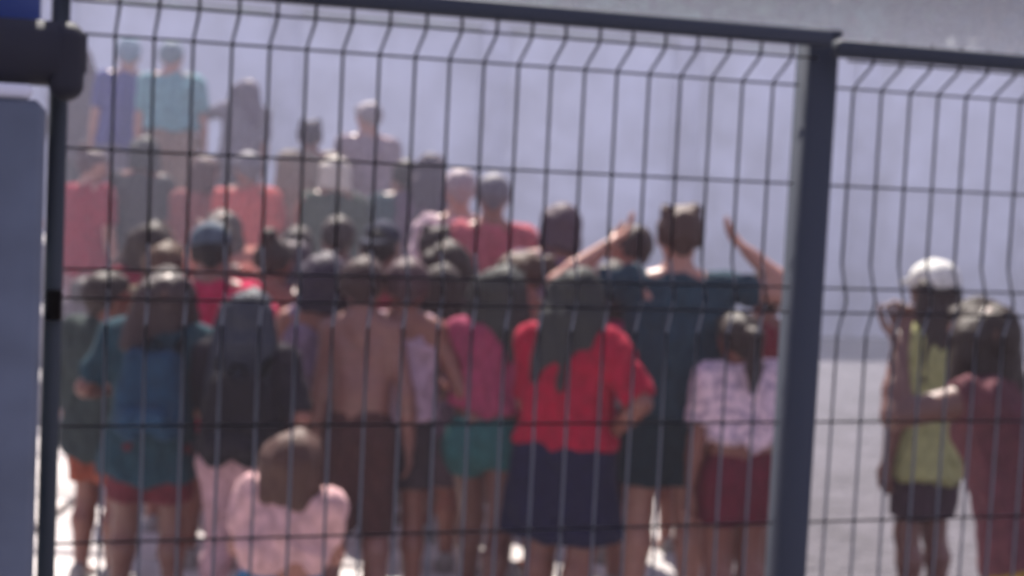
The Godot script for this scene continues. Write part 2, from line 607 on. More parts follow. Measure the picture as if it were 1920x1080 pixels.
# ---------------------------------------------------------------- simple solids
func box_mesh(size: Vector3, bevel := .004) -> ArrayMesh:
	var st := SurfaceTool.new()
	st.begin(Mesh.PRIMITIVE_TRIANGLES)
	var hx := size * .5
	var b := minf(bevel, minf(hx.x, minf(hx.y, hx.z)) * .45)
	# 3 rounded loops: a chamfered box from 24 points
	var pts := {}
	for sx in [-1, 1]:
		for sy in [-1, 1]:
			for sz in [-1, 1]:
				var c := Vector3(sx, sy, sz)
				pts[[c, 0]] = Vector3(sx * hx.x, sy * (hx.y - b), sz * (hx.z - b))
				pts[[c, 1]] = Vector3(sx * (hx.x - b), sy * hx.y, sz * (hx.z - b))
				pts[[c, 2]] = Vector3(sx * (hx.x - b), sy * (hx.y - b), sz * hx.z)
	var faces := []
	for ax in 3:
		for s in [-1, 1]:
			var u := (ax + 1) % 3
			var v := (ax + 2) % 3
			var loop := []
			for q in [[-1, -1], [1, -1], [1, 1], [-1, 1]]:
				var c := Vector3.ZERO
				c[ax] = s
				c[u] = q[0]
				c[v] = q[1]
				loop.append(pts[[c, ax]])
			faces.append(loop)
	for ax in 3:
		var u := (ax + 1) % 3
		var v := (ax + 2) % 3
		for q in [[-1, -1], [1, -1], [1, 1], [-1, 1]]:
			var c0 := Vector3.ZERO
			c0[ax] = -1
			c0[u] = q[0]
			c0[v] = q[1]
			var c1 := c0
			c1[ax] = 1
			faces.append([pts[[c0, u]], pts[[c1, u]], pts[[c1, v]], pts[[c0, v]]])
	for sx in [-1, 1]:
		for sy in [-1, 1]:
			for sz in [-1, 1]:
				var c := Vector3(sx, sy, sz)
				faces.append([pts[[c, 0]], pts[[c, 1]], pts[[c, 2]]])
	for f in faces:
		var mid := Vector3.ZERO
		for p in f:
			mid += p
		var nrm: Vector3 = (f[1] - f[0]).cross(f[2] - f[0])
		var order: Array = f.duplicate()
		if nrm.dot(mid) > 0:
			order.reverse()
		for k in range(1, order.size() - 1):
			st.add_vertex(order[0])
			st.add_vertex(order[k])
			st.add_vertex(order[k + 1])
	st.generate_normals()
	return st.commit()

func tube(points: Array, r: float, sides := 7) -> ArrayMesh:
	var st := SurfaceTool.new()
	st.begin(Mesh.PRIMITIVE_TRIANGLES)
	var rings := []
	for i in points.size():
		var d: Vector3 = (points[mini(i + 1, points.size() - 1)] - points[maxi(i - 1, 0)]).normalized()
		var side := d.cross(Vector3(0, 0, 1) if absf(d.z) < .9 else Vector3.UP).normalized()
		var other := side.cross(d)
		var ring := []
		for k in sides:
			var a := TAU * k / sides
			ring.append([points[i] + (side * cos(a) + other * sin(a)) * r, side * cos(a) + other * sin(a)])
		rings.append(ring)
	for i in rings.size() - 1:
		for k in sides:
			var q := [rings[i][k], rings[i + 1][k], rings[i + 1][(k + 1) % sides], rings[i][(k + 1) % sides]]
			for j in [0, 1, 2, 0, 2, 3]:
				st.set_normal(q[j][1])
				st.add_vertex(q[j][0])
	for i in [0, rings.size() - 1]:
		var out: Vector3 = (points[i] - points[1 if i == 0 else i - 1]).normalized()
		for k in sides:
			var a: Vector3 = rings[i][k][0]
			var b: Vector3 = rings[i][(k + 1) % sides][0]
			for p in ([points[i], a, b] if i == 0 else [points[i], b, a]):
				st.set_normal(out)
				st.add_vertex(p)
	return st.commit()

# ---------------------------------------------------------------- fence
func along(s: float, y := 0.0, out := 0.0) -> Vector3:
	var a := deg_to_rad(FENCE_YAW)
	return Vector3(s * cos(a) + out * sin(a), y, -2.4 - s * sin(a) + out * cos(a))

func fence_panel(from: float, to: float, first: float, label: String, rail_lift: float) -> void:
	var root := thing("mesh_fence", label, "fence", along(0), deg_to_rad(FENCE_YAW), "mesh fence panels")
	var paintm: Material = mats["fence_paint"]
	var wire := tube([Vector3(0, .22, 0), Vector3(0, .66, 0), Vector3(0, .715, .045), Vector3(0, .77, 0), Vector3(0, 1.76, 0), Vector3(0, 1.817, .022), Vector3(0, 1.875, 0), Vector3(0, 2.155, 0), Vector3(0, 2.165, .004), Vector3(0, 2.195, .052), Vector3(0, 2.205, .056), Vector3(0, 2.235, .056)], .0023)
	var s := first
	while s < to - .012:
		var wn := part("vertical_wire", wire, paintm, root, Vector3(s, 0, 0))
		wn.rotation.z = rng.randf_range(-.0025, .0025)
		wn.position.x += 1.9 * wn.rotation.z
		s += .0537
	var levels := [.27, .46, .65, .695, .735, .86, 1.06, 1.25, 1.45, 1.616, 1.797, 1.837, 2.003, 2.16, 2.2]
	var bar := tube([Vector3(from, 0, 0), Vector3(to, 0, 0)], .0019)
	for y in levels:
		var zz := 0.006
		if y in [.695, .735, 1.797, 1.837]:
			zz = .018
		if y == 2.2:
			zz = .06
		part("horizontal_wire", bar, paintm, root, Vector3(0, y, zz))
	var rail := part("top_rail", box_mesh(Vector3(to - from + .04, .026, .03), .004), mats["rail_paint"], root, Vector3((from + to) / 2, 2.232 + rail_lift, .056))
	rail.rotation.z = 0.0

# ---------------------------------------------------------------- trees
func tree(x: float, z: float, tall: float, wide: float, label: String, leaf: Color, seed_: int) -> void:
	var r := RandomNumberGenerator.new()
	r.seed = seed_
	var root := thing("tree", label, "tree", Vector3(x, 0, z), 0, "trees beyond the pale wall")
	var wood := paint("bark", Color(.07, .055, .045), .9, 0, skin_tex, 2.0, fold_tex, .8)
	var st := SurfaceTool.new()
	st.begin(Mesh.PRIMITIVE_TRIANGLES)
	var limbs := []
	var trunk_top := Vector3(r.randf_range(-.3, .3), tall * .45, r.randf_range(-.3, .3))
	limbs.append([Vector3.ZERO, trunk_top, .26, .15])
	var ends := []
	for k in 9:
		var a := k * 2.4 + r.randf() * .5
		var e := trunk_top + Vector3(cos(a) * wide * r.randf_range(.35, .7), tall * r.randf_range(.08, .42), sin(a) * wide * r.randf_range(.35, .7))
		limbs.append([trunk_top * r.randf_range(.7, 1.0), e, .1, .03])
		ends.append(e)
	for q in limbs:
		var t := tapered(q[0], q[1], q[2], q[3])
		st.append_from(t, 0, Transform3D.IDENTITY)
	part("trunk", st.commit(), wood, root)
	var lm := StandardMaterial3D.new()
	lm.albedo_color = Color.WHITE
	lm.vertex_color_use_as_albedo = true
	lm.roughness = .85
	lm.metallic_specular = .15
	lm.backlight_enabled = true
	lm.backlight = Color(.5, .5, .4)
	var ls := SurfaceTool.new()
	ls.begin(Mesh.PRIMITIVE_TRIANGLES)
	for q in [[Vector3(0, 0, 0), Vector3(-.3, .5, .08), Vector3(0, 1, 0)], [Vector3(0, 0, 0), Vector3(0, 1, 0), Vector3(.3, .5, .08)]]:
		for p in q:
			ls.set_color(Color.WHITE)
			ls.add_vertex(p)
	ls.generate_normals()
	var mm := MultiMesh.new()
	mm.transform_format = MultiMesh.TRANSFORM_3D
	mm.use_colors = true
	mm.mesh = ls.commit()
	var list := []
	for k in 80:
		var c: Vector3
		if k < ends.size():
			c = ends[k]
		else:
			var u := Vector3(r.randfn(), r.randfn(), r.randfn()).normalized() * pow(r.randf(), .4)
			c = Vector3(u.x * wide, tall * .66 + u.y * tall * .33, u.z * wide)
		var size := r.randf_range(.5, 1.05)
		var tone := r.randf_range(.7, 1.35)
		for j in 110:
			var v := Vector3(r.randfn(), r.randfn() * .7, r.randfn()).normalized() * size * pow(r.randf(), .45)
			var bs := Basis.from_euler(Vector3(r.randf() * TAU, r.randf() * TAU, r.randf() * TAU)).scaled(Vector3.ONE * r.randf_range(.22, .42))
			list.append([Transform3D(bs, c + v), leaf * tone * r.randf_range(.8, 1.2)])
	mm.instance_count = list.size()
	for k in list.size():
		mm.set_instance_transform(k, list[k][0])
		mm.set_instance_color(k, Color(list[k][1].r, list[k][1].g, list[k][1].b, 1))
	var mi := MultiMeshInstance3D.new()
	mi.multimesh = mm
	mi.material_override = lm
	mi.name = "crown"
	mi.set_meta("kind", "stuff")
	root.add_child(mi)

func tapered(a: Vector3, b: Vector3, ra: float, rb: float) -> ArrayMesh:
	var c := CylinderMesh.new()
	c.bottom_radius = ra
	c.top_radius = rb
	c.height = a.distance_to(b)
	c.radial_segments = 9
	var st := SurfaceTool.new()
	st.begin(Mesh.PRIMITIVE_TRIANGLES)
	var y := (b - a).normalized()
	var x := y.cross(Vector3(.13, .1, 1)).normalized()
	st.append_from(c, 0, Transform3D(Basis(x, y, x.cross(y)), (a + b) / 2))
	return st.commit()

func sheet(x0: float, x1: float, z0: float, z1: float, y: float) -> ArrayMesh:
	var st := SurfaceTool.new()
	st.begin(Mesh.PRIMITIVE_TRIANGLES)
	for p in [Vector3(x0, y, z0), Vector3(x1, y, z1), Vector3(x1, y, z0), Vector3(x0, y, z0), Vector3(x0, y, z1), Vector3(x1, y, z1)]:
		st.set_normal(Vector3.UP)
		st.add_vertex(p)
	return st.commit()

# ================================================================ the scene
func _ready() -> void:
	var t_start := Time.get_ticks_msec()
	# camera: a hand-held telephone lens, focused nearer than the fence, so that all is soft
	var cam := Camera3D.new()
	cam.name = "camera"
	cam.position = Vector3(0, EYE, 0)
	cam.basis = Basis(Vector3.RIGHT, deg_to_rad(-4.2)) * Basis(Vector3.BACK, deg_to_rad(2.8))
	cam.fov = 20.63
	cam.near = .05
	cam.far = 600
	var lens := CameraAttributesPhysical.new()
	lens.frustum_focal_length = 65.9
	lens.frustum_focus_distance = .8
	lens.frustum_near = .05
	lens.frustum_far = 600
	lens.exposure_aperture = 12.6
	cam.attributes = lens
	add_child(cam)
	cam.make_current()
	var env := Environment.new()
	env.background_mode = Environment.BG_SKY
	var sky := Sky.new()
	var sm := ProceduralSkyMaterial.new()
	sm.sky_top_color = Color(.5, .52, .66)
	sm.sky_horizon_color = Color(.8, .78, .86)
	sm.ground_horizon_color = Color(.6, .58, .62)
	sm.ground_bottom_color = Color(.3, .28, .28)
	sm.sky_curve = .18
	sky.sky_material = sm
	env.sky = sky
	env.tonemap_mode = Environment.TONE_MAPPER_LINEAR
	env.tonemap_exposure = 3.0
	env.background_energy_multiplier = .55
	env.fog_enabled = true
	env.fog_density = .0028
	env.fog_light_color = Color(.97, .93, 1.0)
	env.volumetric_fog_enabled = true
	env.volumetric_fog_density = 0.0
	env.sdfgi_enabled = true
	env.ssao_enabled = true
	env.ssil_enabled = true
	var we := WorldEnvironment.new()
	we.environment = env
	add_child(we)
	var sun := DirectionalLight3D.new()
	sun.name = "sun"
	sun.light_energy = 1.6
	sun.light_color = Color(1, .97, .93)
	sun.light_angular_distance = .5
	sun.shadow_enabled = true
	# the sun stands high behind the crowd, a little to the left
	sun.rotation = Vector3(deg_to_rad(-56), deg_to_rad(180 + 14), 0)
	add_child(sun)

	rng.seed = 11
	folds.seed = 5
	folds.frequency = .05
	fold_tex = noise_tex(.012, 3, true, 9.0, 256)
	fine_tex = noise_tex(.05, 8, false, 1, 256, ramp2(.68, 1.0))
	skin_tex = noise_tex(.02, 21, false, 1, 256, ramp2(.84, 1.0))
	var dirt_tex := noise_tex(.012, 31, false, 1, 512, ramp2(.72, 1.0), 6)
	var grit := noise_tex(.06, 33, true, 6.0, 512)
	make_head()
	hand_open = make_hand(.35)
	hand_grip = make_hand(1.0)
	make_hair()
	make_cap()
	make_shoe()
	var pale := paint("pale_ground", Color(.62, .57, .56), .9, 0, dirt_tex, .35, grit, .6)
	var shaded_earth := paint("shaded_earth", Color(.09, .082, .1), .95, 0, dirt_tex, .22, grit, .9)  # shade over the ground right of the paving is put into this dark colour
	mats["fence_paint"] = paint("fence_green", Color(.065, .07, .11), .5)
	mats["rail_paint"] = paint("rail_blue", Color(.02, .029, .047), .7)

	# ---- setting
	structure("ground", sheet(-150, 150, 6, -180, -.004), shaded_earth)
	build_pavement(pale)
	build_hill(dirt_tex)
	build_wall(dirt_tex)
	build_terrace(dirt_tex)
	build_fence()
	build_gate_side()
	var leafs := [Color(.13, .23, .16), Color(.07, .14, .12), Color(.02, .045, .07)]
	tree(-7.5, -26, 8, 3.2, "loose grey green tree behind the far end of the pale wall nearest the gate pillar", leafs[0], 1)
	tree(-2.6, -27.5, 8.6, 3.4, "grey green tree behind the wall above the arms of the tall navy figure's neighbours", leafs[0], 2)
	tree(1.6, -26.5, 8.2, 3.0, "light green tree over the middle of the top rail", leafs[0], 3)
	tree(5.0, -28, 9.0, 3.2, "green tree directly behind the fence post", leafs[1], 4)
	tree(8.2, -27, 9.4, 3.4, "dark blue green tree above the second fence panel", leafs[2], 5)
	tree(11.6, -29, 9.6, 3.6, "dark tree furthest along the wall past the second panel", leafs[2], 6)
	var dust := FogVolume.new()
	dust.name = "dust_haze"
	dust.size = Vector3(34, 4.2, 13.5)
	dust.position = Vector3(0, 2.0, -16.0)
	dust.rotation.y = deg_to_rad(17)
	var air := FogMaterial.new()
	air.density = .021
	air.albedo = Color(.88, .9, 1.0)
	dust.material = air
	dust.set_meta("kind", "stuff")
	add_child(dust)
	build_people()
	build_things()
	print("built in ", Time.get_ticks_msec() - t_start, " ms")

func build_pavement(pale: Material) -> void:
	# pale paving in large slabs with sunk joints
	var bed := structure("pavement", sheet(-7.2, 1.2, -2.7, -19.0, .0), paint("joint_sand", Color(.2, .18, .18), .95, 0, fine_tex, .6))
	var slabs := []
	for k in 3:
		slabs.append(box_mesh(Vector3(1.14, .05, 1.14), .012 + .004 * k))
	for i in 7:
		for j in 13:
			var o := part("slab", slabs[(i * 5 + j * 3) % 3], pale, bed, Vector3(-6.6 + i * 1.2, rng.randf_range(.012, .022), -3.4 - j * 1.2))
			o.rotation = Vector3(rng.randf_range(-.003, .003), rng.randf_range(-.006, .006), rng.randf_range(-.003, .003))

func build_hill(tex: Texture2D) -> void:
	var st := SurfaceTool.new()
	st.begin(Mesh.PRIMITIVE_TRIANGLES)
	st.set_smooth_group(0)
	var n := FastNoiseLite.new()
	n.seed = 9
	n.frequency = .03
	var nx := 60
	var nz := 14
	var pt := func(i: int, j: int) -> Vector3:
		var x := -90.0 + 180.0 * i / nx
		var z := -32.0 - 9.0 * j
		return Vector3(x, -.3 + 30.0 * smoothstep(0, nz, j) + n.get_noise_2d(x, z) * 4.0 * minf(1, j / 3.0), z)
	for i in nx:
		for j in nz:
			for q in [[0, 0], [0, 1], [1, 1], [0, 0], [1, 1], [1, 0]]:
				st.add_vertex(pt.call(i + q[0], j + q[1]))
	st.index()
	st.generate_normals()
	structure("hill", st.commit(), paint("hill_scrub", Color(.06, .08, .05), .95, 0, tex, .08, fold_tex, 1.2))

func build_wall(tex: Texture2D) -> void:
	# a pale rendered wall in bays, set parallel to the fence
	var root := thing("boundary_wall", "long pale lavender rendered wall with shallow piers behind the whole crowd", "wall", Vector3(0, 0, -20), deg_to_rad(17))
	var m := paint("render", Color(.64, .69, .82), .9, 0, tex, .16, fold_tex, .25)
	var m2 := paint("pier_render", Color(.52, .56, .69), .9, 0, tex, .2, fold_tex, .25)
	var x := -16.0
	while x < 22.0:
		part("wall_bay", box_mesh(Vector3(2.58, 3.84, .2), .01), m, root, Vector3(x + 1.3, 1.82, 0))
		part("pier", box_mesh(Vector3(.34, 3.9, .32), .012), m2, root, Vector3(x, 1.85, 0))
		x += 2.6
	part("coping", box_mesh(Vector3(39, .09, .42), .012), m2, root, Vector3(3, 3.845, 0))

func build_terrace(tex: Texture2D) -> void:
	var root := thing("concrete_terrace", "low stepped concrete terrace under the figures at the back", "terrace")
	var m := paint("terrace_concrete", Color(.33, .31, .32), .92, 0, tex, .5, fold_tex, .4)
	var heights := [.35, .75, 1.2]
	var fronts := [11.2, 12.0, 12.95]
	var ends := [12.0, 12.95, 14.9]
	for k in 3:
		part("step", box_mesh(Vector3(6.6, heights[k] + .02, ends[k] - fronts[k]), .02), m, root, Vector3(-3.45, heights[k] / 2 - .01, -(fronts[k] + ends[k]) / 2))

func build_fence() -> void:
	var post := thing("fence_post", "thick dark slate post standing between the two mesh panels", "post", along(.499, 0, .0), deg_to_rad(FENCE_YAW), "square fence posts")
	part("upright", box_mesh(Vector3(.054, 2.24, .05), .005), mats["rail_paint"], post, Vector3(0, 1.12, 0))
	part("post_cap", box_mesh(Vector3(.059, .012, .055), .004), mats["rail_paint"], post, Vector3(0, 2.245, 0))
	for y in [.5, 1.05]:
		part("clamp", box_mesh(Vector3(.07, .03, .012), .003), mats["rail_paint"], post, Vector3(0, y, -.037))
	var near := thing("fence_post", "slim dark green post between grey pillar and first mesh panel", "post", along(-.672, 0, .02), deg_to_rad(FENCE_YAW), "square fence posts")
	part("upright", box_mesh(Vector3(.024, 2.6, .04), .004), paint("post_green", Color(.01, .02, .03), .5), near, Vector3(0, 1.28, 0))
	for y in [.8, 1.79]:
		part("hinge", tube([Vector3(.0, y - .02, .034), Vector3(0, y + .02, .034)], .011, 10), mats["fence_paint"], near)
	var far := thing("fence_post", "dark square post at the far end of the second panel", "post", along(1.71, 0, .02), deg_to_rad(FENCE_YAW), "square fence posts")
	part("upright", box_mesh(Vector3(.06, 2.28, .06), .005), mats["rail_paint"], far, Vector3(0, 1.12, 0))
	fence_panel(-.66, .466, -.598, "wide welded mesh fence panel between the slim green post and the thick post", 0.0)
	fence_panel(.519, 1.68, .568, "mesh fence panel beyond the thick slate post, before the figure in yellow", -.014)
	var plinth := part("plinth", box_mesh(Vector3(4.5, .24, .18), .01), paint("plinth_concrete", Color(.3, .3, .3), .9, 0, fine_tex, 1.0, fold_tex, .5), self, along(.7, .08, 0))
	plinth.rotation.y = deg_to_rad(FENCE_YAW)
	tag(plinth, "low concrete plinth carrying the mesh fence", "plinth")

func build_gate_side() -> void:
	var a := deg_to_rad(FENCE_YAW)
	var grey := paint("pillar_grey", Color(.15, .18, .235), .55, 0, fine_tex, .6)
	var pil := thing("gate_pillar", "grey blue painted metal pillar beside the slim green post", "pillar", along(-.84, 0, .1), a)
	part("casing", box_mesh(Vector3(.29, 2.06, .22), .012), grey, pil, Vector3(0, 1.03, 0))
	part("pillar_cap", box_mesh(Vector3(.268, .018, .2), .005), paint("white_trim", Color(.7, .7, .75), .5), pil, Vector3(-.006, 2.07, 0))
	var lock := thing("lock_housing", "dark navy lock housing sitting on top of the grey pillar", "lock", along(-.81, 2.082, .1), a)
	var latch_shape := CapsuleMesh.new()
	latch_shape.radius = .022
	latch_shape.height = .1
	part("housing", box_mesh(Vector3(.33, .078, .16), .016), paint("navy_metal", Color(.005, .006, .016), .75), lock, Vector3(0, .041, 0))
	part("latch", latch_shape, paint("navy_metal", Color(.005, .006, .016), .75), lock, Vector3(.14, .03, .06))
	var sign := thing("blue_sign", "bright blue plate standing above the dark lock housing", "sign", along(-.85, 2.163, .07), a)
	part("plate", box_mesh(Vector3(.3, .3, .02), .004), paint("sign_blue", Color(.025, .06, .24), .4), sign, Vector3(0, .15, 0))
	part("bracket", box_mesh(Vector3(.05, .06, .03), .004), paint("navy_metal", Color(.005, .006, .016), .75), sign, Vector3(.1, .03, -.03))

func blotched(base: Color, spots: Color, freq: float, seed_: int) -> StandardMaterial3D:
	var m := StandardMaterial3D.new()
	var g := Gradient.new()
	g.set_color(0, base.linear_to_srgb())
	g.set_color(1, spots.linear_to_srgb())
	g.add_point(.5, base.linear_to_srgb())
	g.add_point(.56, spots.linear_to_srgb())
	m.albedo_texture = noise_tex(freq, seed_, false, 1, 256, g, 2)
	m.uv1_triplanar = true
	m.uv1_scale = Vector3(2.5, 2.5, 2.5)
	m.roughness = .85
	m.normal_enabled = true
	m.normal_texture = fold_tex
	m.normal_scale = .5
	m.backlight_enabled = true
	m.backlight = Color(.2, .2, .2)
	return m

func build_people() -> void:
	var black := Color(.012, .01, .011)
	var dk := Color(.022, .013, .012)
	# the row nearest the fence
	person(-1.49, 6.6, 0, 1.53, 176, "figure from behind in a long teal blue shirt, nearest the grey pillar", {shirt = Color(.014, .05, .07), hem = .64, leg_hem = .54, pants = Color(.13, .02, .03), sleeve = .85, hair = "full", hair_color = Color(.03, .018, .02), arm_l = "bent", arm_r = "folded", skin = SKIN[2], build = 1.0, spread = .03})
	person(-1.84, 7.15, 0, 1.46, 150, "figure in dark grey green shirt and rust shorts beside the teal shirted one", {shirt = Color(.03, .045, .045), hem = .62, leg_hem = .5, pants = Color(.3, .07, .04), sleeve = 1.6, hair = "short", hair_color = dk, arm_l = "down", arm_r = "relaxed", skin = SKIN[0]})
	person(-1.40, 7.5, 0, 1.66, 205, "figure in a hot pink red shirt and blue grey cap behind the teal shirt", {shirt = Color(.55, .02, .085), hem = .6, leg_hem = .5, pants = Color(.2, .05, .05), sleeve = .7, hair = "short", cap = Color(.1, .13, .17), arm_l = "relaxed", arm_r = "hip", skin = SKIN[0]})
	person(-1.1, 6.5, 0, 1.46, 172, "figure with bluish black long hair, black top and pale pink leggings", {shirt = Color(.016, .012, .02), hem = .78, leg_hem = .3, pants = Color(.5, .3, .33), bottom = "leggings", sleeve = .9, hair = "long", hair_color = Color(.018, .022, .034), arm_l = "folded", arm_r = "bent", lean = .04, sway = .03, skin = SKIN[1], build = 1.0})
	person(-.86, 6.95, 0, 1.6, 180, "dark haired figure in a mauve vest with dark brown shorts", {shirt = Color(.26, .18, .26), top_name = "vest", hem = .88, leg_hem = .6, pants = Color(.09, .035, .035), bottom = "shorts", sleeve = 0.0, hair = "bob", hair_color = Color(.025, .016, .03), arm_l = "down", arm_r = "relaxed", lean = .03, sway = .04, build = .85, skin = SKIN[1]})
	person(-.62, 6.75, 0, 1.6, 172, "bare backed figure in brown shorts next to the mauve vest", {bare = true, leg_hem = .42, pants = Color(.075, .03, .028), hair = "short", hair_color = Color(.03, .014, .014), arm_l = "down", arm_r = "relaxed", skin = Color(.19, .075, .06), build = .82, lean = .05, sway = -.04, spread = .02})
	person(-.47, 6.85, 0, 1.6, 185, "figure in a pale lilac pink sleeveless shirt and dark shorts", {shirt = Color(.45, .3, .38), hem = .9, leg_hem = .6, pants = Color(.045, .03, .035), sleeve = 0.0, hair = "short", hair_color = Color(.05, .025, .03), arm_l = "folded", arm_r = "bent", build = .85, lean = .02, sway = .02, skin = SKIN[0]})
	person(-.35, 7.7, 0, 1.53, 200, "figure in a dull purple grey shirt between the lilac and the pink shirts", {shirt = Color(.15, .11, .15), hem = .7, leg_hem = .45, pants = Color(.1, .07, .09), sleeve = .8, hair = "bob", hair_color = dk, skin = SKIN[1]})
	person(-.08, 6.85, 0, 1.59, 188, "figure in a pink shirt and teal green shorts striding with legs apart", {shirt = Color(.34, .05, .11), hem = .95, leg_hem = .7, pants = Color(.03, .12, .12), sleeve = .6, hair = "full", hair_color = Color(.025, .026, .024), arm_l = "bent", arm_r = "forward", skin = SKIN[2], stride = .42, spread = .04})
	person(.25, 6.5, 0, 1.62, 170, "long haired figure in a bright red shirt and navy skirt", {shirt = Color(.38, .006, .035), hem = .87, leg_hem = .5, pants = Color(.007, .007, .034), bottom = "skirt", sleeve = .9, hair = "long", hair_color = Color(.02, .021, .02), arm_l = "folded", arm_r = "hip", skin = SKIN[0], build = 1.08})
	person(.72, 6.9, 0, 1.88, 182, "tall figure in a dark navy shirt with both arms raised beside the head", {shirt = Color(.022, .055, .08), hem = .97, leg_hem = .66, pants = Color(.012, .035, .05), sleeve = .45, hair = "tousled", hair_color = Color(.05, .026, .022), arm_l = "head", arm_r = "head", skin = SKIN[3], spread = .02})
	person(1.01, 6.7, 0, 1.45, 196, "small dark haired figure in a white and pink patterned top and maroon shorts", {shirt = blotched(Color(.62, .45, .5), Color(.3, .22, .28), .03, 6), hem = .9, leg_hem = .55, pants = Color(.14, .014, .03), sleeve = .75, hair = "tail", hair_color = dk, arm_l = "down", arm_r = "folded", skin = SKIN[0], build = 1.1})
	person(1.17, 7.45, 0, 1.6, 165, "figure in a maroon top standing behind the patterned top by the thick post", {shirt = Color(.22, .03, .045), hem = .8, leg_hem = .5, pants = Color(.06, .04, .06), sleeve = .4, hair = "short", hair_color = dk, arm_l = "down", arm_r = "folded", skin = SKIN[0]})
	person(1.9, 7.0, 0, 1.67, 214, "figure in a pale yellow shirt and white cap behind the second panel", {shirt = Color(.36, .35, .15), hem = .73, leg_hem = .55, pants = Color(.05, .025, .035), sleeve = .75, hair = "long", hair_color = dk, cap = Color(.75, .74, .7), arm_l = "down", arm_r = "bent", scarf = Color(.5, .48, .25), skin = SKIN[2], build = .92, lean = .06})  # white cap and pale scarf strip stand for sun highlights on the hair
	person(1.71, 5.0, 0, 1.7, 246, "long haired figure in a plum brown shirt and yellow shorts, nearest to the camera", {shirt = Color(.13, .045, .055), hem = .84, leg_hem = .68, pants = Color(.42, .28, .06), sleeve = .3, hair = "full", hair_color = Color(.028, .019, .016), arm_l = "reach", arm_r = "down", skin = Color(.13, .055, .04), build = 1.08, lean = .34, grip = 1, look = Vector2(-30, -22)})
	person(-.71, 5.05, 0, 1.13, 176, "small child in a pale pink top and blue skirt, low before the front row", {shirt = Color(.6, .36, .37), hem = .775, leg_hem = .3, pants = Color(.05, .19, .34), bottom = "skirt", sleeve = .7, hair = "bob", hair_color = Color(.055, .026, .02), arm_l = "folded", arm_r = "carry", lean = .03, sway = .07, look = Vector2(-10, 0), skin = SKIN[1], build = 1.05})
	# the second rank
	person(-2.0, 8.6, 0, 1.63, 185, "figure in a maroon shirt with a dark round head behind the teal shirted one", {shirt = Color(.2, .018, .04), hem = .7, leg_hem = .4, pants = Color(.05, .04, .05), sleeve = .8, hair = "full", hair_color = dk, skin = SKIN[0]})
	person(-3.02, 10.95, 0, 1.12, 140, "small figure in a grey brown shirt against the slim green post", {shirt = Color(.13, .1, .12), hem = .45, leg_hem = .2, pants = Color(.4, .36, .36), sleeve = .8, hair = "short", hair_color = Color(.04, .03, .03), arm_l = "folded", skin = SKIN[1]})
	person(-.70, 8.6, 0, 1.67, 175, "figure in a dusky red shirt and navy cap behind the bare backed one", {shirt = Color(.34, .05, .075), hem = .8, leg_hem = .4, pants = Color(.04, .04, .07), sleeve = .7, hair = "short", cap = Color(.03, .033, .06), cap_turn = 180.0, skin = SKIN[2]})
	person(-.14, 9.5, 0, 1.98, 180, "grey haired figure in a coral pink shirt standing over the dark heads", {shirt = Color(.5, .11, .14), hem = .95, leg_hem = .5, pants = Color(.08, .06, .08), sleeve = .7, hair = "short", hair_color = Color(.13, .12, .14), skin = SKIN[1]})
	person(.19, 8.8, 0, 1.84, 180, "figure in a mauve shirt with a brown bob at the edge of the back rows", {shirt = Color(.2, .11, .17), hem = .9, leg_hem = .4, pants = Color(.06, .05, .07), sleeve = .8, hair = "bob", hair_color = Color(.06, .035, .05), arm_r = "down", skin = SKIN[0]})
	person(.60, 8.0, 0, 1.76, 186, "figure with a small dark head and white shirt close to the tall navy shirted one", {shirt = Color(.62, .58, .6), hem = .9, leg_hem = .4, pants = Color(.06, .04, .05), sleeve = .5, hair = "short", hair_color = Color(.03, .016, .015), skin = SKIN[1]})
	person(-.36, 10, 0, 2.0, 190, "figure in a pale pink shirt beside the coral shirt at the back", {shirt = Color(.55, .4, .45), hem = 1.0, leg_hem = .3, pants = Color(.08, .06, .07), bottom = "long", sleeve = .7, hair = "short", hair_color = Color(.25, .2, .22), skin = SKIN[3]})
	person(-.30, 8.25, 0, 1.62, 200, "figure in a plum shirt just behind the purple grey one", {shirt = Color(.1, .05, .075), hem = .8, leg_hem = .4, pants = Color(.05, .04, .05), sleeve = .8, hair = "full", hair_color = dk, skin = SKIN[0]})
	person(-1.72, 9.2, 0, 1.62, 178, "figure in a brick brown top in the middle of the crowd beneath the coral shirt", {shirt = Color(.28, .07, .06), hem = .7, leg_hem = .4, pants = Color(.05, .04, .05), sleeve = .6, hair = "short", hair_color = dk, skin = SKIN[2]})
	person(-1.22, 8.9, 0, 1.55, 190, "figure in a dark violet hooded top behind the black top", {shirt = Color(.07, .035, .08), hem = .7, leg_hem = .4, pants = Color(.05, .04, .05), sleeve = 1.8, hair = "full", hair_color = Color(.03, .018, .032), skin = SKIN[0]})
	person(.95, 8.3, 0, 1.5, 184, "figure in a rose pink top half hidden behind the patterned top", {shirt = Color(.4, .22, .26), hem = .8, leg_hem = .4, pants = Color(.08, .05, .06), sleeve = .6, hair = "short", hair_color = Color(.06, .03, .03), arm_l = "forward", skin = SKIN[1]})
	person(-1.74, 8.2, 0, 1.55, 190, "brown haired figure in a khaki shirt between the maroon shirt and the pink red one", {shirt = Color(.16, .13, .09), hem = .7, leg_hem = .4, pants = Color(.05, .04, .05), sleeve = .7, hair = "bob", hair_color = Color(.06, .03, .018), arm_r = "wide", skin = SKIN[1]})
	person(-1.25, 8.0, 0, 1.6, 170, "figure in a wine red vest with bare arms behind the bluish black hair", {shirt = Color(.2, .02, .05), top_name = "vest", hem = .75, leg_hem = .4, pants = Color(.04, .04, .06), sleeve = 0.0, hair = "bun", hair_color = dk, arm_l = "headwide", skin = SKIN[0]})
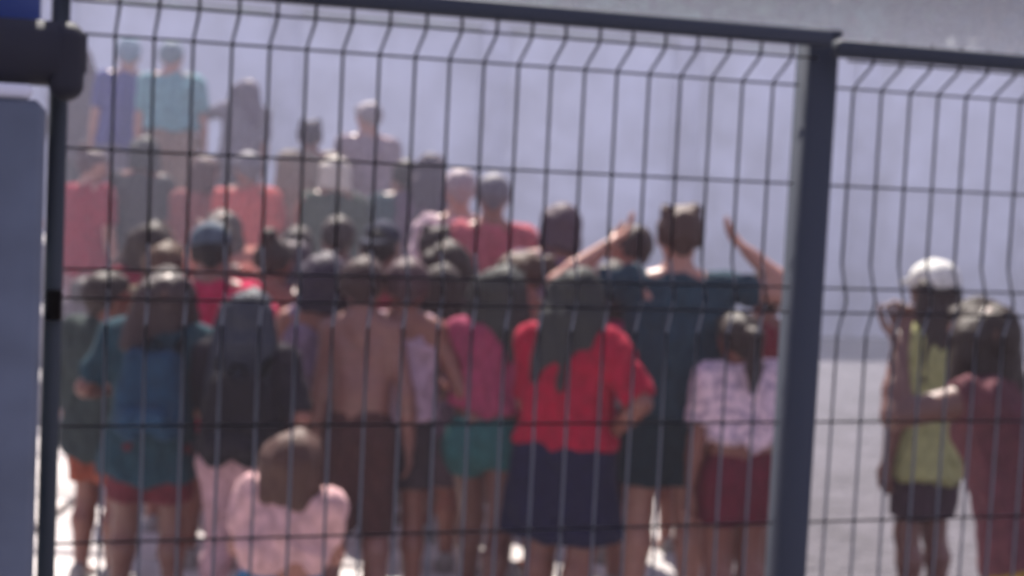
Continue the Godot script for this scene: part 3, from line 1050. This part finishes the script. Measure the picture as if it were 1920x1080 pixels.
	person(-1.0, 9.2, 0, 1.69, 185, "figure in a cream white shirt deep in the crowd behind the navy cap", {shirt = Color(.5, .46, .42), hem = .8, leg_hem = .4, pants = Color(.07, .05, .06), sleeve = .7, hair = "short", hair_color = Color(.03, .02, .02), arm_l = "phone", skin = SKIN[2]})
	person(-.5, 9.1, 0, 1.66, 178, "figure in a slate blue shirt below the purple mauve dress", {shirt = Color(.06, .08, .13), hem = .8, leg_hem = .4, pants = Color(.04, .04, .05), sleeve = .8, hair = "tousled", hair_color = dk, skin = SKIN[0]})
	person(.08, 7.6, 0, 1.62, 200, "figure in a brown vest squeezed between the pink shirt and the bright red one", {shirt = Color(.12, .06, .05), top_name = "vest", hem = .8, leg_hem = .4, pants = Color(.06, .03, .04), sleeve = 0.0, hair = "tail", hair_color = Color(.05, .025, .016), arm_l = "carry", arm_r = "hip", skin = SKIN[1]})
	person(.46, 7.4, 0, 1.6, 165, "figure in a raspberry top between the bright red shirt and the tall navy one", {shirt = Color(.35, .04, .14), hem = .8, leg_hem = .4, pants = Color(.06, .03, .05), sleeve = .5, hair = "bob", hair_color = dk, arm_l = "forward", arm_r = "bent", skin = SKIN[1]})
	person(-1.33, 9.7, 0, 1.6, 182, "figure in a grey and white mottled shirt in front of the olive shirt", {shirt = blotched(Color(.2, .18, .2), Color(.4, .37, .38), .04, 12), hem = .8, leg_hem = .4, pants = Color(.05, .04, .05), sleeve = .7, hair = "short", hair_color = dk, skin = SKIN[2]})
	person(-2.3, 9.3, 0, 1.45, 160, "short figure in a brick red vest in front of the crimson top", {shirt = Color(.32, .04, .045), top_name = "vest", hem = .7, leg_hem = .4, pants = Color(.05, .04, .05), sleeve = 0.0, hair = "bob", hair_color = Color(.05, .03, .03), skin = SKIN[0]})
	person(-1.84, 10.1, 0, 1.66, 195, "figure in a peach pink shirt directly below the bright coral one", {shirt = Color(.5, .2, .16), hem = .8, leg_hem = .4, pants = Color(.06, .04, .05), sleeve = .7, hair = "full", hair_color = Color(.04, .025, .025), arm_r = "headwide", skin = SKIN[1]})
	# on the terrace
	person(-1.94, 11.5, .35, 1.7, 180, "figure on the terrace in a bright coral shirt", {shirt = Color(.6, .12, .11), hem = .85, leg_hem = .4, pants = Color(.08, .06, .07), sleeve = .8, hair = "short", hair_color = Color(.12, .11, .13), skin = SKIN[1], feet_hidden = true})
	person(-2.28, 11.6, .35, 1.65, 170, "figure on the terrace in a red brown top beside the coral shirt", {shirt = Color(.26, .08, .08), hem = .8, leg_hem = .4, pants = Color(.06, .05, .06), sleeve = .7, hair = "bob", hair_color = Color(.07, .035, .035), skin = SKIN[1], feet_hidden = true})
	person(-1.59, 12.1, .75, 1.56, 188, "figure on the terrace in an olive beige shirt with purple black hair", {shirt = Color(.3, .25, .2), hem = .8, leg_hem = .4, pants = Color(.1, .08, .07), sleeve = .8, hair = "tousled", hair_color = Color(.035, .022, .035), skin = SKIN[0], feet_hidden = true})
	person(-1.32, 11.45, .35, 1.7, 178, "figure on the terrace in a dark olive shirt and pale patterned hair scarf", {shirt = Color(.055, .07, .05), hem = .8, leg_hem = .4, pants = Color(.05, .05, .05), sleeve = .9, hair = "bob", hair_color = Color(.38, .34, .3), skin = SKIN[1], feet_hidden = true})
	person(-1.2, 12.5, .75, 1.74, 184, "figure on the terrace in a pink grey shirt behind the olive shirt", {shirt = Color(.32, .24, .28), hem = .9, leg_hem = .4, pants = Color(.1, .08, .1), sleeve = .8, hair = "short", hair_color = Color(.2, .17, .19), skin = SKIN[3], feet_hidden = true})
	person(-.85, 11.7, .35, 1.7, 165, "figure on the terrace in a dark teal shirt beside the end of the steps", {shirt = Color(.035, .075, .09), hem = .85, leg_hem = .4, pants = Color(.05, .05, .06), sleeve = 1.5, hair = "short", hair_color = dk, skin = SKIN[0], feet_hidden = true})
	person(-.6, 11.5, .35, 1.76, 192, "long haired figure in a purple mauve dress at the end of the terrace", {shirt = Color(.14, .085, .14), top_name = "dress_top", hem = .8, leg_hem = .4, pants = Color(.13, .08, .13), bottom = "skirt", sleeve = .8, hair = "long", hair_color = Color(.045, .03, .045), skin = SKIN[0], feet_hidden = true})
	person(-3.14, 11.6, .35, 1.66, 150, "figure on the terrace in a crimson top by the slim green post", {shirt = Color(.3, .01, .035), hem = .75, leg_hem = .4, pants = Color(.3, .15, .17), sleeve = .8, hair = "bun", hair_color = Color(.06, .03, .035), arm_l = "hip", skin = SKIN[3], feet_hidden = true})
	person(-3.86, 14.0, 1.2, 1.72, 175, "figure on the topmost step in a grey brown coat by the slim green post", {shirt = Color(.13, .1, .11), hem = .7, leg_hem = .3, pants = Color(.07, .06, .06), bottom = "long", sleeve = 1.8, hair = "full", hair_color = Color(.05, .03, .04), skin = SKIN[1], feet_hidden = true})
	person(-3.37, 13.5, 1.2, 1.75, 185, "figure on the topmost step in an indigo blue shirt", {shirt = Color(.06, .06, .26), hem = .85, leg_hem = .4, pants = Color(.2, .18, .26), bottom = "long", sleeve = .8, hair = "short", hair_color = Color(.14, .2, .26), cap = Color(.3, .42, .5), skin = SKIN[3], feet_hidden = true})
	person(-2.89, 13.2, 1.2, 1.74, 180, "figure on the topmost step in a pale turquoise shirt and tan trousers", {shirt = Color(.18, .38, .42), hem = 1.0, leg_hem = .1, pants = Color(.3, .2, .15), bottom = "long", sleeve = .8, hair = "short", hair_color = Color(.12, .17, .2), skin = SKIN[3], build = 1.1, feet_hidden = true})
	person(-2.8, 11.75, .35, 1.78, 178, "figure on the terrace in a dark grey shirt below the indigo and turquoise shirts", {shirt = Color(.06, .055, .06), hem = .8, leg_hem = .4, pants = Color(.1, .03, .05), sleeve = .8, hair = "bob", hair_color = Color(.03, .03, .03), skin = SKIN[0], feet_hidden = true})
	person(-2.33, 13.2, 1.2, 1.46, 195, "figure on the topmost step in a grey shirt with one arm stretched out", {shirt = Color(.2, .18, .22), hem = .75, leg_hem = .35, pants = Color(.12, .1, .12), sleeve = .8, hair = "full", hair_color = Color(.08, .06, .09), arm_l = "wide", skin = SKIN[1], feet_hidden = true})

func build_things() -> void:
	# backpacks worn in the front row
	var blue_pack := thing("backpack", "deep blue backpack on the back of the teal shirted figure", "backpack", Vector3(-1.46, 1.02, -6.42), deg_to_rad(-4), "backpacks in the crowd")
	backpack(blue_pack, Color(.01, .045, .09), 1.0)
	var black_pack := thing("backpack", "black backpack on the figure with bluish black long hair", "backpack", Vector3(-1.09, .95, -6.3), deg_to_rad(-6), "backpacks in the crowd")
	backpack(black_pack, Color(.01, .008, .012), 1.0)

func backpack(root: Node3D, c: Color, size: float) -> void:
	var b := []
	for sx in [-1.0, 1.0]:
		b.append(bone(Vector3(sx * .075, -.12, 0) * size, Vector3(sx * .06, .13, -.01) * size, .075 * size, .06 * size, .05))
	part("bag", mesh_of(nets(b, .014, .01)), cloth(c), root)
	var pk := [bone(Vector3(-.06, -.09, .06) * size, Vector3(.06, -.09, .06) * size, .05 * size, .05 * size, .03)]
	part("pocket", mesh_of(nets(pk, .012, .006)), cloth(c * 1.25), root)
	for sx in [-1.0, 1.0]:
		part("strap", tube([Vector3(sx * .08, .12, -.04), Vector3(sx * .1, .22, -.09), Vector3(sx * .11, .25, -.17), Vector3(sx * .12, .2, -.26)], .014), cloth(c), root)
	part("handle", tube([Vector3(-.03, .18, -.03), Vector3(-.02, .215, -.035), Vector3(.02, .215, -.035), Vector3(.03, .18, -.03)], .008), cloth(c), root)
